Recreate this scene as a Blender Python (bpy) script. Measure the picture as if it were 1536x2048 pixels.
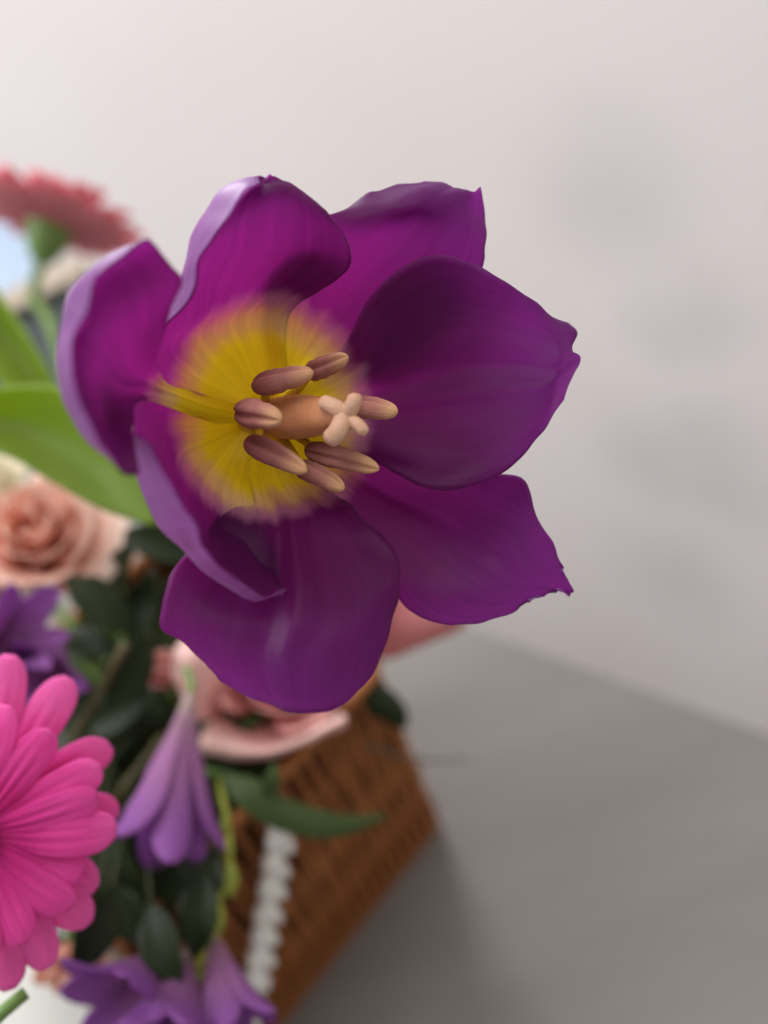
import bpy, math, random
from mathutils import Vector, Matrix, noise
random.seed(7)
for o in list(bpy.data.objects): bpy.data.objects.remove(o)
scene = bpy.context.scene
COL = scene.collection
R = math.radians

# ------------------------------------------------------------------ camera
FPX = 1774.0                      # focal length in pixels of the 1536 x 2048 photograph
PITCH, ROLL, CAM_H = R(40), R(18.7), 0.38
r0 = Vector((1, 0, 0)); FW = Vector((0, math.cos(PITCH), -math.sin(PITCH))); dn = Vector((0, -math.sin(PITCH), -math.cos(PITCH)))
XI = r0 * math.cos(ROLL) + dn * math.sin(ROLL)
YI = -r0 * math.sin(ROLL) + dn * math.cos(ROLL)
CAM = Vector((0, 0, CAM_H))
cd = bpy.data.cameras.new('camera'); cam = bpy.data.objects.new('camera', cd); COL.objects.link(cam)
M = Matrix((XI, -YI, -FW)).transposed().to_4x4(); M.translation = CAM
cam.matrix_world = M
cd.sensor_fit = 'VERTICAL'; cd.sensor_height = 36; cd.lens = 36 * FPX / 2048
cd.clip_start = 0.01; cd.clip_end = 50
cd.dof.use_dof = True; cd.dof.focus_distance = 0.183; cd.dof.aperture_fstop = 4.3
scene.camera = cam

# ------------------------------------------------------------------ light
w = bpy.data.worlds.new('World'); scene.world = w; w.use_nodes = True
bg = w.node_tree.nodes['Background']; bg.inputs[0].default_value = (1.0, 0.97, 0.95, 1); bg.inputs[1].default_value = 0.53
def lamp(name, loc, target, size, power, col):
    ld = bpy.data.lights.new(name, 'AREA'); ld.shape = 'RECTANGLE'; ld.size = size[0]; ld.size_y = size[1]
    ld.energy = power; ld.color = col
    lo = bpy.data.objects.new(name, ld); COL.objects.link(lo); lo.location = loc
    lo.rotation_euler = (Vector(target) - Vector(loc)).to_track_quat('-Z', 'Y').to_euler()
    return lo
def dcam(x, y, z): return XI * x + YI * y + FW * z      # direction given as right / down / forward
lamp('window_light', CAM + dcam(-1.5, -0.6, -0.2), (0.0, 0.3, 0.2), (0.9, 0.9), 24.0, (0.95, 0.97, 1.0))
lamp('back_window_light', (-0.12, 0.905, 0.70), (-0.858, 0.230, 0.70), (0.46, 0.40), 15.0, (0.97, 0.98, 1.0))
lamp('ceiling_light', (0.1, 0.25, 1.7), (0.1, 0.4, 0.0), (0.9, 0.9), 11.0, (1.0, 0.95, 0.90))
scene.view_settings.view_transform = 'Standard'; scene.view_settings.look = 'None'
scene.view_settings.exposure = 0; scene.view_settings.gamma = 1

# ------------------------------------------------------------------ helpers
KD = 1.17                         # everything behind the two near flowers stands a little deeper
def P(x, y, d):                   # a place seen at photo position x, y standing d millimetres deep
    if d > 215: d *= KD
    return CAM + (XI * ((x - 768) / FPX) + YI * ((y - 1024) / FPX) + FW) * (d / 1000.0)
def ray_plane(x, y, p0, n):
    d = XI * ((x - 768) / FPX) + YI * ((y - 1024) / FPX) + FW
    return CAM + d * ((p0 - CAM).dot(n) / d.dot(n))
def onz(x, y, z=0): return ray_plane(x, y, Vector((0, 0, z)), Vector((0, 0, 1)))

def empty(name, loc, label=None, cat=None, group=None):
    o = bpy.data.objects.new(name, None); COL.objects.link(o); o.location = loc; o.empty_display_size = 0.01
    tag(o, label, cat, group); return o
def tag(o, label=None, cat=None, group=None, kind=None):
    if label: o['label'] = label
    if cat: o['category'] = cat
    if group: o['group'] = group
    if kind: o['kind'] = kind
    return o
def rootloc(p):
    v = Vector((0, 0, 0))
    while p is not None: v += p.location; p = p.parent
    return v
def mesh(name, vs, fs, mat, parent=None, uv=None, smooth=True):
    """vs in world space; the object sits in its parent's frame"""
    base = rootloc(parent)
    me = bpy.data.meshes.new(name); me.from_pydata([tuple(Vector(v) - base) for v in vs], [], fs)
    if uv:
        l = me.uv_layers.new(name='uv')
        for lp in me.loops: l.data[lp.index].uv = uv[lp.vertex_index]
    if smooth: me.polygons.foreach_set('use_smooth', [True] * len(me.polygons))
    for m in (mat if isinstance(mat, (list, tuple)) else [mat]): me.materials.append(m)
    o = bpy.data.objects.new(name, me); COL.objects.link(o); o.parent = parent
    return o
def inst(name, me, mat4, parent):
    o = bpy.data.objects.new(name, me); COL.objects.link(o); o.parent = parent
    m = mat4.copy(); m.translation = m.translation - rootloc(parent); o.matrix_local = m
    return o
def cr(p0, p1, p2, p3, t):
    return 0.5 * ((2 * p1) + (p2 - p0) * t + (2 * p0 - 5 * p1 + 4 * p2 - p3) * t * t + (3 * p1 - p0 - 3 * p2 + p3) * t ** 3)
def spline(pts, n):
    """n points along a Catmull-Rom curve, spaced by chord length"""
    pts = [Vector(p) for p in pts]
    if len(pts) == 1: return pts * n
    q = [2 * pts[0] - pts[1]] + pts + [2 * pts[-1] - pts[-2]]
    cum = [0]
    for a, b in zip(pts, pts[1:]): cum.append(cum[-1] + max((b - a).length, 1e-7))
    out = []; k = 0
    for i in range(n):
        s = cum[-1] * i / (n - 1)
        while k < len(pts) - 2 and s > cum[k + 1]: k += 1
        t = min(1, max(0, (s - cum[k]) / (cum[k + 1] - cum[k])))
        out.append(cr(q[k], q[k + 1], q[k + 2], q[k + 3], t))
    return out
def grid_faces(nr, nc, closed=False):
    fs = []
    for i in range(nr - 1):
        for j in range(nc if closed else nc - 1):
            k = (j + 1) % nc
            fs.append((i * nc + j, i * nc + k, (i + 1) * nc + k, (i + 1) * nc + j))
    return fs
def sheet(name, rows, mats, parent, nr=40, nc=30, thick=0.0004, toward=None, ruffle=0.0, seed=0, origin=None, scale=0.07, bumps=None):
    """a petal or leaf: control rows (base to tip) of world points, splined both ways, given thickness"""
    rs = [spline(r, nc) for r in rows]
    cols = [spline([r[j] for r in rs], nr) for j in range(nc)]
    G = [[cols[j][i] for j in range(nc)] for i in range(nr)]
    org = Vector(origin) if origin is not None else sum(rs[0], Vector()) / nc
    vs = []; uv = []
    cen = G[nr // 2][nc // 2]
    tow = (Vector(toward) if toward is not None else CAM)
    for i in range(nr):
        for j in range(nc):
            p = G[i][j]
            a = G[min(i + 1, nr - 1)][j] - G[max(i - 1, 0)][j]; b = G[i][min(j + 1, nc - 1)] - G[i][max(j - 1, 0)]
            n = a.cross(b); n = n.normalized() if n.length > 1e-12 else Vector((0, 0, 1))
            u = j / (nc - 1); v = i / (nr - 1)
            e = max(abs(2 * u - 1) ** 4, v ** 6)
            dp = Vector()
            if ruffle:
                dp += n * ruffle * e * noise.noise(p * 170 + Vector((seed, 0, 0)))
                dp += n * ruffle * 0.35 * noise.noise(p * 60 + Vector((0, seed * 3.1, 0)))
                if j in (0, nc - 1) or i == nr - 1:
                    out = (p - cen).normalized()
                    dp += out * ruffle * (0.55 * noise.noise(p * 130 + Vector((seed, 5, 0))) + 0.3 * max(0, noise.noise(p * 330 + Vector((seed, 9, 0)))))
            if bumps: dp += n * bumps(u, v)
            vs.append(p + dp); uv.append((u, (p - org).length / scale))
    fs = grid_faces(nr, nc)
    c = G[nr // 2][nc // 2]; a = G[nr // 2 + 1][nc // 2] - c; b = G[nr // 2][nc // 2 + 1] - c
    if a.cross(b).dot(tow - c) > 0: fs = [f[::-1] for f in fs]
    o = mesh(name, vs, fs, mats, parent, uv)
    me = o.data
    # make sure most faces look towards 'tow'
    base = rootloc(parent); s = sum(p.normal.dot(tow - base - p.center) * p.area for p in me.polygons)
    if s < 0: me.flip_normals()
    md = o.modifiers.new('thickness', 'SOLIDIFY'); md.thickness = thick; md.offset = -1
    if len(me.materials) > 1: md.material_offset = 1
    return o
def frames(pts):
    pts = [Vector(p) for p in pts]; out = []
    t = (pts[1] - pts[0]).normalized(); up = Vector((0.3, 0.2, 1)) if abs(t.z) < .9 else Vector((1, 0, 0))
    x = (up - t * up.dot(t)).normalized()
    for i, p in enumerate(pts):
        t = (pts[min(i + 1, len(pts) - 1)] - pts[max(i - 1, 0)]).normalized()
        x = (x - t * x.dot(t)).normalized(); out.append((p, x, t.cross(x), t))
    return out
def tube_data(pts, rad, n=8):
    """rad: number, list or function of 0..1"""
    fr = frames(pts); vs = []; m = len(fr)
    for i, (p, x, y, t) in enumerate(fr):
        r = rad(i / (m - 1)) if callable(rad) else (rad[i] if isinstance(rad, (list, tuple)) else rad)
        for k in range(n):
            a = 2 * math.pi * k / n; vs.append(p + x * math.cos(a) * r + y * math.sin(a) * r)
    fs = grid_faces(m, n, True); fs.append(tuple(range(n))[::-1]); fs.append(tuple((m - 1) * n + k for k in range(n)))
    return vs, fs
def tube(name, pts, rad, mat, parent, n=8, res=None):
    if res: pts = spline(pts, res)
    vs, fs = tube_data(pts, rad, n); return mesh(name, vs, fs, mat, parent)
def basis(axis, up=None):
    z = Vector(axis).normalized(); u = Vector(up) if up is not None else (Vector((0, 0, 1)) if abs(z.z) < .9 else Vector((1, 0, 0)))
    x = (u - z * u.dot(z)).normalized(); y = z.cross(x); return x, y, z

# ------------------------------------------------------------------ materials
def newmat(name):
    m = bpy.data.materials.new(name); m.use_nodes = True; nt = m.node_tree; nt.nodes.clear()
    out = nt.nodes.new('ShaderNodeOutputMaterial'); return m, nt, out
def nd(nt, typ, ins=None, **kw):
    n = nt.nodes.new(typ)
    for k, v in kw.items(): setattr(n, k, v)
    for k, v in (ins or {}).items():
        if hasattr(v, 'is_output'): nt.links.new(v, n.inputs[k])
        else: n.inputs[k].default_value = v
    return n
def ramp(nt, fac, stops, interp='EASE'):
    n = nd(nt, 'ShaderNodeValToRGB', {0: fac}); cr_ = n.color_ramp; cr_.interpolation = interp
    while len(cr_.elements) < len(stops): cr_.elements.new(0.5)
    for e, (p, c) in zip(cr_.elements, stops): e.position = p; e.color = (*c, 1)
    return n.outputs[0]
def leafy(name, stops, tstops=None, trans=0.45, rough=0.5, spec=0.3, vein=0.25, streak=26, sheen=0.0, jitter=0.10, bump=0.15, tbase=None):
    """thin living tissue: diffuse + light coming through + a soft gloss; stops run from base to tip"""
    m, nt, out = newmat(name)
    uv0 = nd(nt, 'ShaderNodeUVMap', uv_map='uv').outputs[0]
    sep = nd(nt, 'ShaderNodeSeparateXYZ', {0: uv0})
    rnd_ = nd(nt, 'ShaderNodeMath', {0: nd(nt, 'ShaderNodeObjectInfo').outputs['Random'], 1: 37.0}, operation='MULTIPLY').outputs[0]
    uv = nd(nt, 'ShaderNodeVectorMath', {0: uv0, 1: nd(nt, 'ShaderNodeCombineXYZ', {2: rnd_}).outputs[0]}, operation='ADD').outputs[0]   # every petal its own veins
    mp = nd(nt, 'ShaderNodeMapping', {0: uv, 3: (streak, 2.2, 1)}).outputs[0]
    nz = nd(nt, 'ShaderNodeTexNoise', {'Vector': mp, 'Scale': 1.0, 'Detail': 4.0, 'Roughness': .6}).outputs[0]
    mp2 = nd(nt, 'ShaderNodeMapping', {0: uv, 3: (streak * 5.5, 2.4, 1), 1: (3, 1, 0)}).outputs[0]
    nf = nd(nt, 'ShaderNodeTexNoise', {'Vector': mp2, 'Scale': 1.0, 'Detail': 3.0}).outputs[0]
    d = nd(nt, 'ShaderNodeMath', {0: nz, 1: 0.5}, operation='SUBTRACT').outputs[0]
    fac = nd(nt, 'ShaderNodeMath', {0: d, 1: jitter * 2, 2: sep.outputs[1]}, operation='MULTIPLY_ADD').outputs[0]
    def shade(st):
        c = ramp(nt, fac, st)
        k = nd(nt, 'ShaderNodeMapRange', {0: nf, 1: 0.3, 2: 0.7, 3: 1 - vein, 4: 1 + vein}).outputs[0]
        return nd(nt, 'ShaderNodeVectorMath', {0: c, 3: k}, operation='SCALE').outputs[0]
    c1 = shade(stops); c2 = shade(tstops or stops)
    bm = nd(nt, 'ShaderNodeBump', {'Strength': bump, 'Distance': 0.0006, 'Height': nf}).outputs[0]
    pr = nd(nt, 'ShaderNodeBsdfPrincipled', {'Base Color': c1, 'Roughness': rough, 'Specular IOR Level': spec, 'Normal': bm, 'Sheen Weight': sheen, 'Sheen Roughness': 0.35})
    tr = nd(nt, 'ShaderNodeBsdfTranslucent', {'Color': c2, 'Normal': bm})
    tf = trans if tbase is None else nd(nt, 'ShaderNodeMapRange', {0: fac, 1: 0.22, 2: 0.40, 3: tbase, 4: trans}).outputs[0]   # thicker tissue at the base
    mx = nd(nt, 'ShaderNodeMixShader', {0: tf, 1: pr.outputs[0], 2: tr.outputs[0]})
    nt.links.new(mx.outputs[0], out.inputs[0]); return m
def plain(name, c1, c2, scale=40, rough=0.6, spec=0.3, bump=0.2, bscale=None, detail=4, dist=0.001, coord='Object'):
    m, nt, out = newmat(name)
    co = nd(nt, 'ShaderNodeTexCoord').outputs[coord]
    nz = nd(nt, 'ShaderNodeTexNoise', {'Vector': co, 'Scale': scale, 'Detail': detail}).outputs[0]
    c = ramp(nt, nz, [(0.3, c1), (0.7, c2)], 'LINEAR')
    nb = nd(nt, 'ShaderNodeTexNoise', {'Vector': co, 'Scale': bscale or scale * 6, 'Detail': 3.0}).outputs[0]
    bm = nd(nt, 'ShaderNodeBump', {'Strength': bump, 'Distance': dist, 'Height': nb}).outputs[0]
    pr = nd(nt, 'ShaderNodeBsdfPrincipled', {'Base Color': c, 'Roughness': rough, 'Specular IOR Level': spec, 'Normal': bm})
    nt.links.new(pr.outputs[0], out.inputs[0]); return m

YEL = (0.94, 0.74, 0.006); PUR = (0.080, 0.008, 0.074); PUR2 = (0.145, 0.026, 0.165)
m_pet = leafy('tulip_petal_inside', [(0.0, YEL), (0.23, (0.93, 0.69, 0.012)), (0.30, (0.82, 0.55, 0.22)), (0.36, (0.48, 0.20, 0.34)), (0.41, (0.09, 0.006, 0.095)), (0.7, PUR), (1.0, PUR2)],
              [(0.0, (0.75, 0.60, 0.005)), (0.22, (0.72, 0.55, 0.01)), (0.31, (0.55, 0.22, 0.14)), (0.40, (0.37, 0.040, 0.26)), (1.0, (0.42, 0.080, 0.41))],
              trans=0.62, rough=0.44, spec=0.24, vein=0.09, sheen=0.10, streak=6, jitter=0.055, bump=0.10, tbase=0.22)
m_petb = leafy('tulip_petal_outside', [(0.0, (0.5, 0.42, 0.2)), (0.25, (0.34, 0.18, 0.36)), (0.6, (0.36, 0.14, 0.46)), (1.0, (0.40, 0.17, 0.50))],
              [(0.0, (0.95, 0.85, 0.1)), (0.28, (0.9, 0.75, 0.2)), (0.4, (0.78, 0.25, 0.68)), (1.0, (0.78, 0.28, 0.80))],
              trans=0.6, rough=0.42, spec=0.4, vein=0.08, sheen=0.2, streak=11, bump=0.06)
m_anther = leafy('anther_pollen', [(0.0, (0.27, 0.095, 0.085)), (0.55, (0.42, 0.18, 0.15)), (1.0, (0.66, 0.38, 0.20))], None, trans=0.08, rough=0.7, spec=0.2, vein=0.1, streak=6, bump=0.3)
m_fil = plain('filament', (0.62, 0.40, 0.02), (0.55, 0.33, 0.03), 300, 0.5, 0.3, 0.1)
m_ovary = plain('ovary', (0.50, 0.21, 0.09), (0.60, 0.29, 0.14), 200, 0.5, 0.3, 0.2)
m_stigma = plain('stigma', (0.60, 0.34, 0.22), (0.70, 0.44, 0.30), 400, 0.55, 0.3, 0.5, 1500, dist=0.0004)
m_stem = plain('green_stem', (0.10, 0.19, 0.04), (0.17, 0.27, 0.07), 60, 0.5, 0.35, 0.2)
m_leaf = leafy('bright_leaf', [(0.0, (0.17, 0.25, 0.02)), (1.0, (0.16, 0.25, 0.03))], [(0, (0.5, 0.62, 0.02)), (1, (0.45, 0.60, 0.04))], trans=0.45, rough=0.45, vein=0.12, bump=0.3)
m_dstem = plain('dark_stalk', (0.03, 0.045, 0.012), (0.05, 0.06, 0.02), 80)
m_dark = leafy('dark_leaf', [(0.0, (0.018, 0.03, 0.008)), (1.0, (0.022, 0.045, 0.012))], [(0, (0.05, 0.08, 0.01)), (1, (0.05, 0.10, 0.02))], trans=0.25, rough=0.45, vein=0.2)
m_mid = leafy('mid_leaf', [(0.0, (0.07, 0.115, 0.035)), (1.0, (0.08, 0.13, 0.04))], [(0, (0.10, 0.22, 0.03)), (1, (0.10, 0.22, 0.03))], trans=0.3, rough=0.5, vein=0.15)
m_mag = leafy('magenta_petal', [(0.0, (0.42, 0.006, 0.11)), (0.3, (0.66, 0.03, 0.27)), (0.7, (0.82, 0.075, 0.40)), (1.0, (0.88, 0.15, 0.50))],
              [(0, (0.8, 0.02, 0.2)), (1, (0.9, 0.08, 0.45))], trans=0.30, rough=0.6, spec=0.2, vein=0.14, sheen=0.0, streak=7, bump=0.5)
m_peach = leafy('peach_petal', [(0.0, (0.80, 0.30, 0.20)), (0.5, (0.88, 0.48, 0.37)), (0.8, (0.90, 0.64, 0.54)), (1.0, (0.92, 0.78, 0.68))], [(0, (0.9, 0.25, 0.12)), (1, (0.95, 0.65, 0.5))], trans=0.35, rough=0.6, vein=0.06)
m_pink = leafy('pink_petal', [(0.0, (0.62, 0.20, 0.14)), (0.55, (0.80, 0.38, 0.36)), (1.0, (0.90, 0.64, 0.58))], [(0, (0.85, 0.25, 0.18)), (1, (0.95, 0.5, 0.45))], trans=0.3, rough=0.6, vein=0.06)
m_rosy = leafy('rosy_petal', [(0.0, (0.40, 0.12, 0.12)), (1.0, (0.52, 0.19, 0.19))], None, trans=0.3, rough=0.6, vein=0.06)
m_cream = leafy('cream_petal', [(0.0, (0.68, 0.58, 0.32)), (1.0, (0.86, 0.80, 0.66))], None, trans=0.3, rough=0.6, vein=0.05)
m_red = leafy('coral_petal', [(0.0, (0.60, 0.16, 0.20)), (1.0, (0.74, 0.28, 0.34))], [(0, (0.8, 0.15, 0.2)), (1, (0.9, 0.28, 0.36))], trans=0.3, rough=0.6, vein=0.12)
m_bell = leafy('violet_bell_petal', [(0.0, (0.36, 0.21, 0.27)), (0.4, (0.35, 0.15, 0.33)), (1.0, (0.29, 0.10, 0.36))], [(0, (0.6, 0.32, 0.48)), (1, (0.52, 0.2, 0.6))], trans=0.4, rough=0.55, vein=0.14)
m_bud = plain('yellow_green_bud', (0.34, 0.36, 0.05), (0.24, 0.30, 0.05), 150, 0.5, 0.3, 0.2)
m_rib = plain('brown_wicker', (0.25, 0.078, 0.020), (0.40, 0.155, 0.045), 60, 0.6, 0.3, 0.5, 500)
m_pot = plain('brown_liner', (0.07, 0.022, 0.008), (0.11, 0.035, 0.012), 60, 0.8, 0.15, 0.4)
m_foam = plain('moss', (0.010, 0.014, 0.005), (0.03, 0.035, 0.012), 90, 0.95, 0.05, 1.0, 300, dist=0.003)
m_rope = plain('white_cord', (0.84, 0.82, 0.76), (0.92, 0.90, 0.86), 300, 0.15, 0.8, 0.3, 1800, dist=0.0003)
m_disc = plain('disc_florets', (0.30, 0.03, 0.06), (0.65, 0.30, 0.22), 700, 0.7, 0.2, 0.6, 1500)

# ------------------------------------------------------------------ setting: table, wall, floor
E1 = onz(900, 1240); E2 = onz(1536, 1470); ed = (E2 - E1).normalized(); en = Vector((-ed.y, ed.x, 0))
if en.dot(E1 - Vector((0, 0, 0))) < 0: en = -en
def box_pts(corners, z0, z1): return [Vector((c.x, c.y, z0)) for c in corners] + [Vector((c.x, c.y, z1)) for c in corners]
BOXF = [(3, 2, 1, 0), (4, 5, 6, 7), (0, 1, 5, 4), (1, 2, 6, 5), (2, 3, 7, 6), (3, 0, 4, 7)]
m_table, nt, out = newmat('grey_tabletop')
co = nd(nt, 'ShaderNodeTexCoord').outputs['Object']
mp = nd(nt, 'ShaderNodeMapping', {0: co, 2: (0, 0, R(60)), 3: (1.0, 6.0, 1.0)}).outputs[0]
n1 = nd(nt, 'ShaderNodeTexNoise', {'Vector': mp, 'Scale': 5.0, 'Detail': 5.0, 'Roughness': .6}).outputs[0]
n2 = nd(nt, 'ShaderNodeTexNoise', {'Vector': co, 'Scale': 900.0, 'Detail': 2.0}).outputs[0]
c = ramp(nt, n1, [(0.3, (0.150, 0.137, 0.126)), (0.7, (0.178, 0.164, 0.152))], 'LINEAR')
bm = nd(nt, 'ShaderNodeBump', {'Strength': 0.15, 'Distance': 0.0005, 'Height': n2}).outputs[0]
pr = nd(nt, 'ShaderNodeBsdfPrincipled', {'Base Color': c, 'Roughness': 0.6, 'Specular IOR Level': 0.3, 'Normal': bm}); nt.links.new(pr.outputs[0], out.inputs[0])
m_wall, nt, out = newmat('white_painted_wall')
co = nd(nt, 'ShaderNodeTexCoord').outputs['Object']
n1 = nd(nt, 'ShaderNodeTexNoise', {'Vector': co, 'Scale': 3.0, 'Detail': 3.0}).outputs[0]
c = ramp(nt, n1, [(0.3, (0.76, 0.705, 0.695)), (0.7, (0.80, 0.755, 0.745))], 'LINEAR')
E1 = onz(900, 1240); E2 = onz(1536, 1470); ed = (E2 - E1).normalized(); en = Vector((-ed.y, ed.x, 0)); en = en if en.dot(E1) > 0 else -en
WD = 0.3; tot = None
for (x_, y_, r_) in ((1390, 640, .07), (1340, 660, .06), (1330, 930, .09), (1420, 900, .08), (1440, 970, .08), (1350, 1150, .10), (1220, 400, .10)):   # faint grey shadows painted into the wall colour
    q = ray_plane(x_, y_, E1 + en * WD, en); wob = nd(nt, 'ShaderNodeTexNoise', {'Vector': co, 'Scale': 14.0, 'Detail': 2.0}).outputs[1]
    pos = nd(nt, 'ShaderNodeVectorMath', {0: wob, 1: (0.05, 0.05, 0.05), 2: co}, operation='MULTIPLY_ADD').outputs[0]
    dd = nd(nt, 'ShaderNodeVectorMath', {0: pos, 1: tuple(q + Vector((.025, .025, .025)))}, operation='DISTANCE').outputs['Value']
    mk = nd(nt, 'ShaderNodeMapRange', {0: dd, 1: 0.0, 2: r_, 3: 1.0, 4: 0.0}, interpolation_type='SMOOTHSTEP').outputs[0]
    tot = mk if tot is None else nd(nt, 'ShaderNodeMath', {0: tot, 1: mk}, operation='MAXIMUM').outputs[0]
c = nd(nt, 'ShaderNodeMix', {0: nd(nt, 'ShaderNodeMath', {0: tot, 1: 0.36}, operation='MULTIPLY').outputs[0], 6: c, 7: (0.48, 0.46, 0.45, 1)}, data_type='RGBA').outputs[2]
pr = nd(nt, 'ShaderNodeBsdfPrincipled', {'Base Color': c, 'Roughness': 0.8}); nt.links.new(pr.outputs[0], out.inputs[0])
m_edge = plain('white_edge_band', (0.50, 0.47, 0.45), (0.55, 0.52, 0.50), 20, 0.5)
tl, tr_ = E1 - ed * 0.55, E1 + ed * 0.6
top = mesh('tabletop', box_pts([tl, tr_, tr_ - en * 0.75, tl - en * 0.75], -0.03, 0.0), BOXF, m_table, None, smooth=False); tag(top, kind='structure')
WD = 0.3
wc = E1 + en * WD
wl, wr = wc - ed * 2.2, wc + ed * 1.6
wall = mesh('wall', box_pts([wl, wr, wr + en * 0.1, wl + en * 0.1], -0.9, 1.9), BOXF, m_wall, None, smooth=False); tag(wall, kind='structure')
fl = mesh('floor', box_pts([wl, wr, wr - en * 3, wl - en * 3], -0.92, -0.88), BOXF, m_edge, None, smooth=False); tag(fl, kind='structure')

# ------------------------------------------------------------------ woven planter
B1 = onz(904, 1640); B2 = onz(580, 2048)
pe = (B2 - B1).normalized(); pn = Vector((-pe.y, pe.x, 0))
if pn.dot(-B1) < 0: pn = -pn
PL, PD, PH, PR = 0.135, 0.15, 0.119, 0.010
pc = B1 + pe * PL / 2 - pn * PD / 2
def rrect(l, d, r, n):
    """n points + outward normals round a rounded rectangle, evenly spaced"""
    segs = []; hl, hd = l / 2 - r, d / 2 - r
    path = []
    for cx, cy, a0 in ((hl, hd, 0), (-hl, hd, 90), (-hl, -hd, 180), (hl, -hd, 270)):
        for k in range(13):
            a = R(a0 + 90 * k / 12); path.append((Vector((cx + r * math.cos(a), cy + r * math.sin(a), 0)), Vector((math.cos(a), math.sin(a), 0))))
    cum = [0]; q = path + [path[0]]
    for a, b in zip(q, q[1:]): cum.append(cum[-1] + (b[0] - a[0]).length)
    out = []; k = 0
    for i in range(n):
        s = cum[-1] * i / n
        while cum[k + 1] < s: k += 1
        t = (s - cum[k]) / max(cum[k + 1] - cum[k], 1e-9)
        out.append((q[k][0].lerp(q[k + 1][0], t), q[k][1].lerp(q[k + 1][1], t).normalized()))
    return out
pot = empty('woven_planter', pc, 'brown ribbed wicker planter box holding the bouquet on the grey table', 'planter')
def pw(v): return pc + pe * v.x + pn * v.y + Vector((0, 0, v.z))
# liner (inside + outside skin)
ring = rrect(PL - 0.006, PD - 0.006, PR - 0.003, 72); ring_i = rrect(PL - 0.014, PD - 0.014, PR - 0.007, 72)
prof = [(ring, 0.001), (ring, PH - 0.002), (ring_i, PH - 0.002), (ring_i, 0.006)]
vs = [pw(p + Vector((0, 0, z))) for rg, z in prof for p, _ in rg]
fs = grid_faces(4, 72, True); fs.append(tuple(range(72))[::-1]); fs.append(tuple(3 * 72 + k for k in range(72)))
mesh('liner', vs, fs, m_pot, pot, smooth=False)
def rib_mesh(ph):
    vs = []; nr = 13; nc = 5
    for i in range(nr):
        z = PH * i / (nr - 1); s = math.sin(math.pi * (i / 3.0) + ph)
        rr = 0.00130 + 0.0003 * s; off = 0.0007 * s
        for k in range(nc):
            a = math.pi * k / (nc - 1); vs.append((rr * math.cos(a), off + rr * 1.0 * math.sin(a) - 0.001, z))
    me = bpy.data.meshes.new('rib'); me.from_pydata(vs, [], [f[::-1] for f in grid_faces(nr, nc)])
    me.polygons.foreach_set('use_smooth', [True] * len(me.polygons)); me.materials.append(m_rib); return me
rm = [rib_mesh(0), rib_mesh(math.pi)]
NR = 186
for i, (p, n) in enumerate(rrect(PL - 0.005, PD - 0.005, PR - 0.0025, NR)):
    nw = pe * n.x + pn * n.y; tw = Vector((nw.y, -nw.x, 0))
    m4 = Matrix((tw, nw, Vector((0, 0, 1)))).transposed().to_4x4()
    m4 = m4 @ Matrix.Rotation(random.uniform(-.02, .02), 4, 'Y'); m4.translation = pw(p)
    inst('rib', rm[i % 2], m4, pot)
# rolled rim
rg = rrect(PL - 0.004, PD - 0.004, PR - 0.0015, 120)
tube('rim', [pw(p + Vector((0, 0, PH + 0.0005))) for p, n in rg + rg[:1]], 0.0027, m_rib, pot, 10)
# moss filling
rg = rrect(PL - 0.016, PD - 0.016, PR - 0.008, 48); vs = []; K = 10
for k in range(K):
    f = 1 - k / K
    for p, _ in rg:
        q = p * f; vs.append(pw(q + Vector((0, 0, PH - 0.012 + 0.016 * (1 - f * f) + 0.006 * noise.noise(pw(q) * 60)))))
fs = [f[::-1] for f in grid_faces(K, 48, True)]; fs.append(tuple((K - 1) * 48 + k for k in range(48)))
tag(mesh('moss', vs, fs, m_foam, None), 'dark moss filling inside the brown planter under the flowers', 'moss')
# white cord handle hanging over the face
fp = B1 + pn * 0.0078
cpts = [ray_plane(x, y, fp, pn) for x, y in ((566, 1636), (565, 1648), (562, 1675), (550, 1745), (532, 1860), (514, 1965), (488, 2070), (440, 2160), (360, 2210))]
cpts = [B1 - pn * 0.004 + (cpts[0] - B1) - pn * (cpts[0] - B1).dot(pn) ] + cpts
cen = spline(cpts, 160); rope = empty('cord_handle', cen[80], 'thick plaited white cord handle hanging down the front of the brown planter', 'cord')
lob = bpy.data.meshes.new('plait'); lv = []
for i in range(9):
    f = i / 8; r_ = math.sqrt(max(0.01, 1 - (2 * f - 1) ** 2))
    for k in range(10): lv.append((math.cos(k * math.pi / 5) * r_ * .0030, math.sin(k * math.pi / 5) * r_ * .0038, (f - .5) * .0115))
lob.from_pydata(lv, [], grid_faces(9, 10, True) + [tuple(range(10))[::-1], tuple(80 + k for k in range(10))]); lob.materials.append(m_rope)
lob.polygons.foreach_set('use_smooth', [True] * len(lob.polygons))
tot_l = sum((b - a).length for a, b in zip(cen, cen[1:])); nl = int(tot_l / .0049); cc = spline(cpts, nl + 1)
for i, (p, x, y, t) in enumerate(frames(cc)):
    sd = 1 if i % 2 else -1; yv = (pn - t * pn.dot(t)).normalized(); xv = yv.cross(t)
    m4 = Matrix((xv, yv, t)).transposed().to_4x4() @ Matrix.Rotation(R(30) * sd + random.uniform(-.12, .12), 4, 'Y') @ Matrix.Diagonal((random.uniform(.9, 1.1), 1, random.uniform(.92, 1.08), 1))
    m4.translation = p + xv * .0025 * sd; inst('plait', lob, m4, rope)

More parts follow.
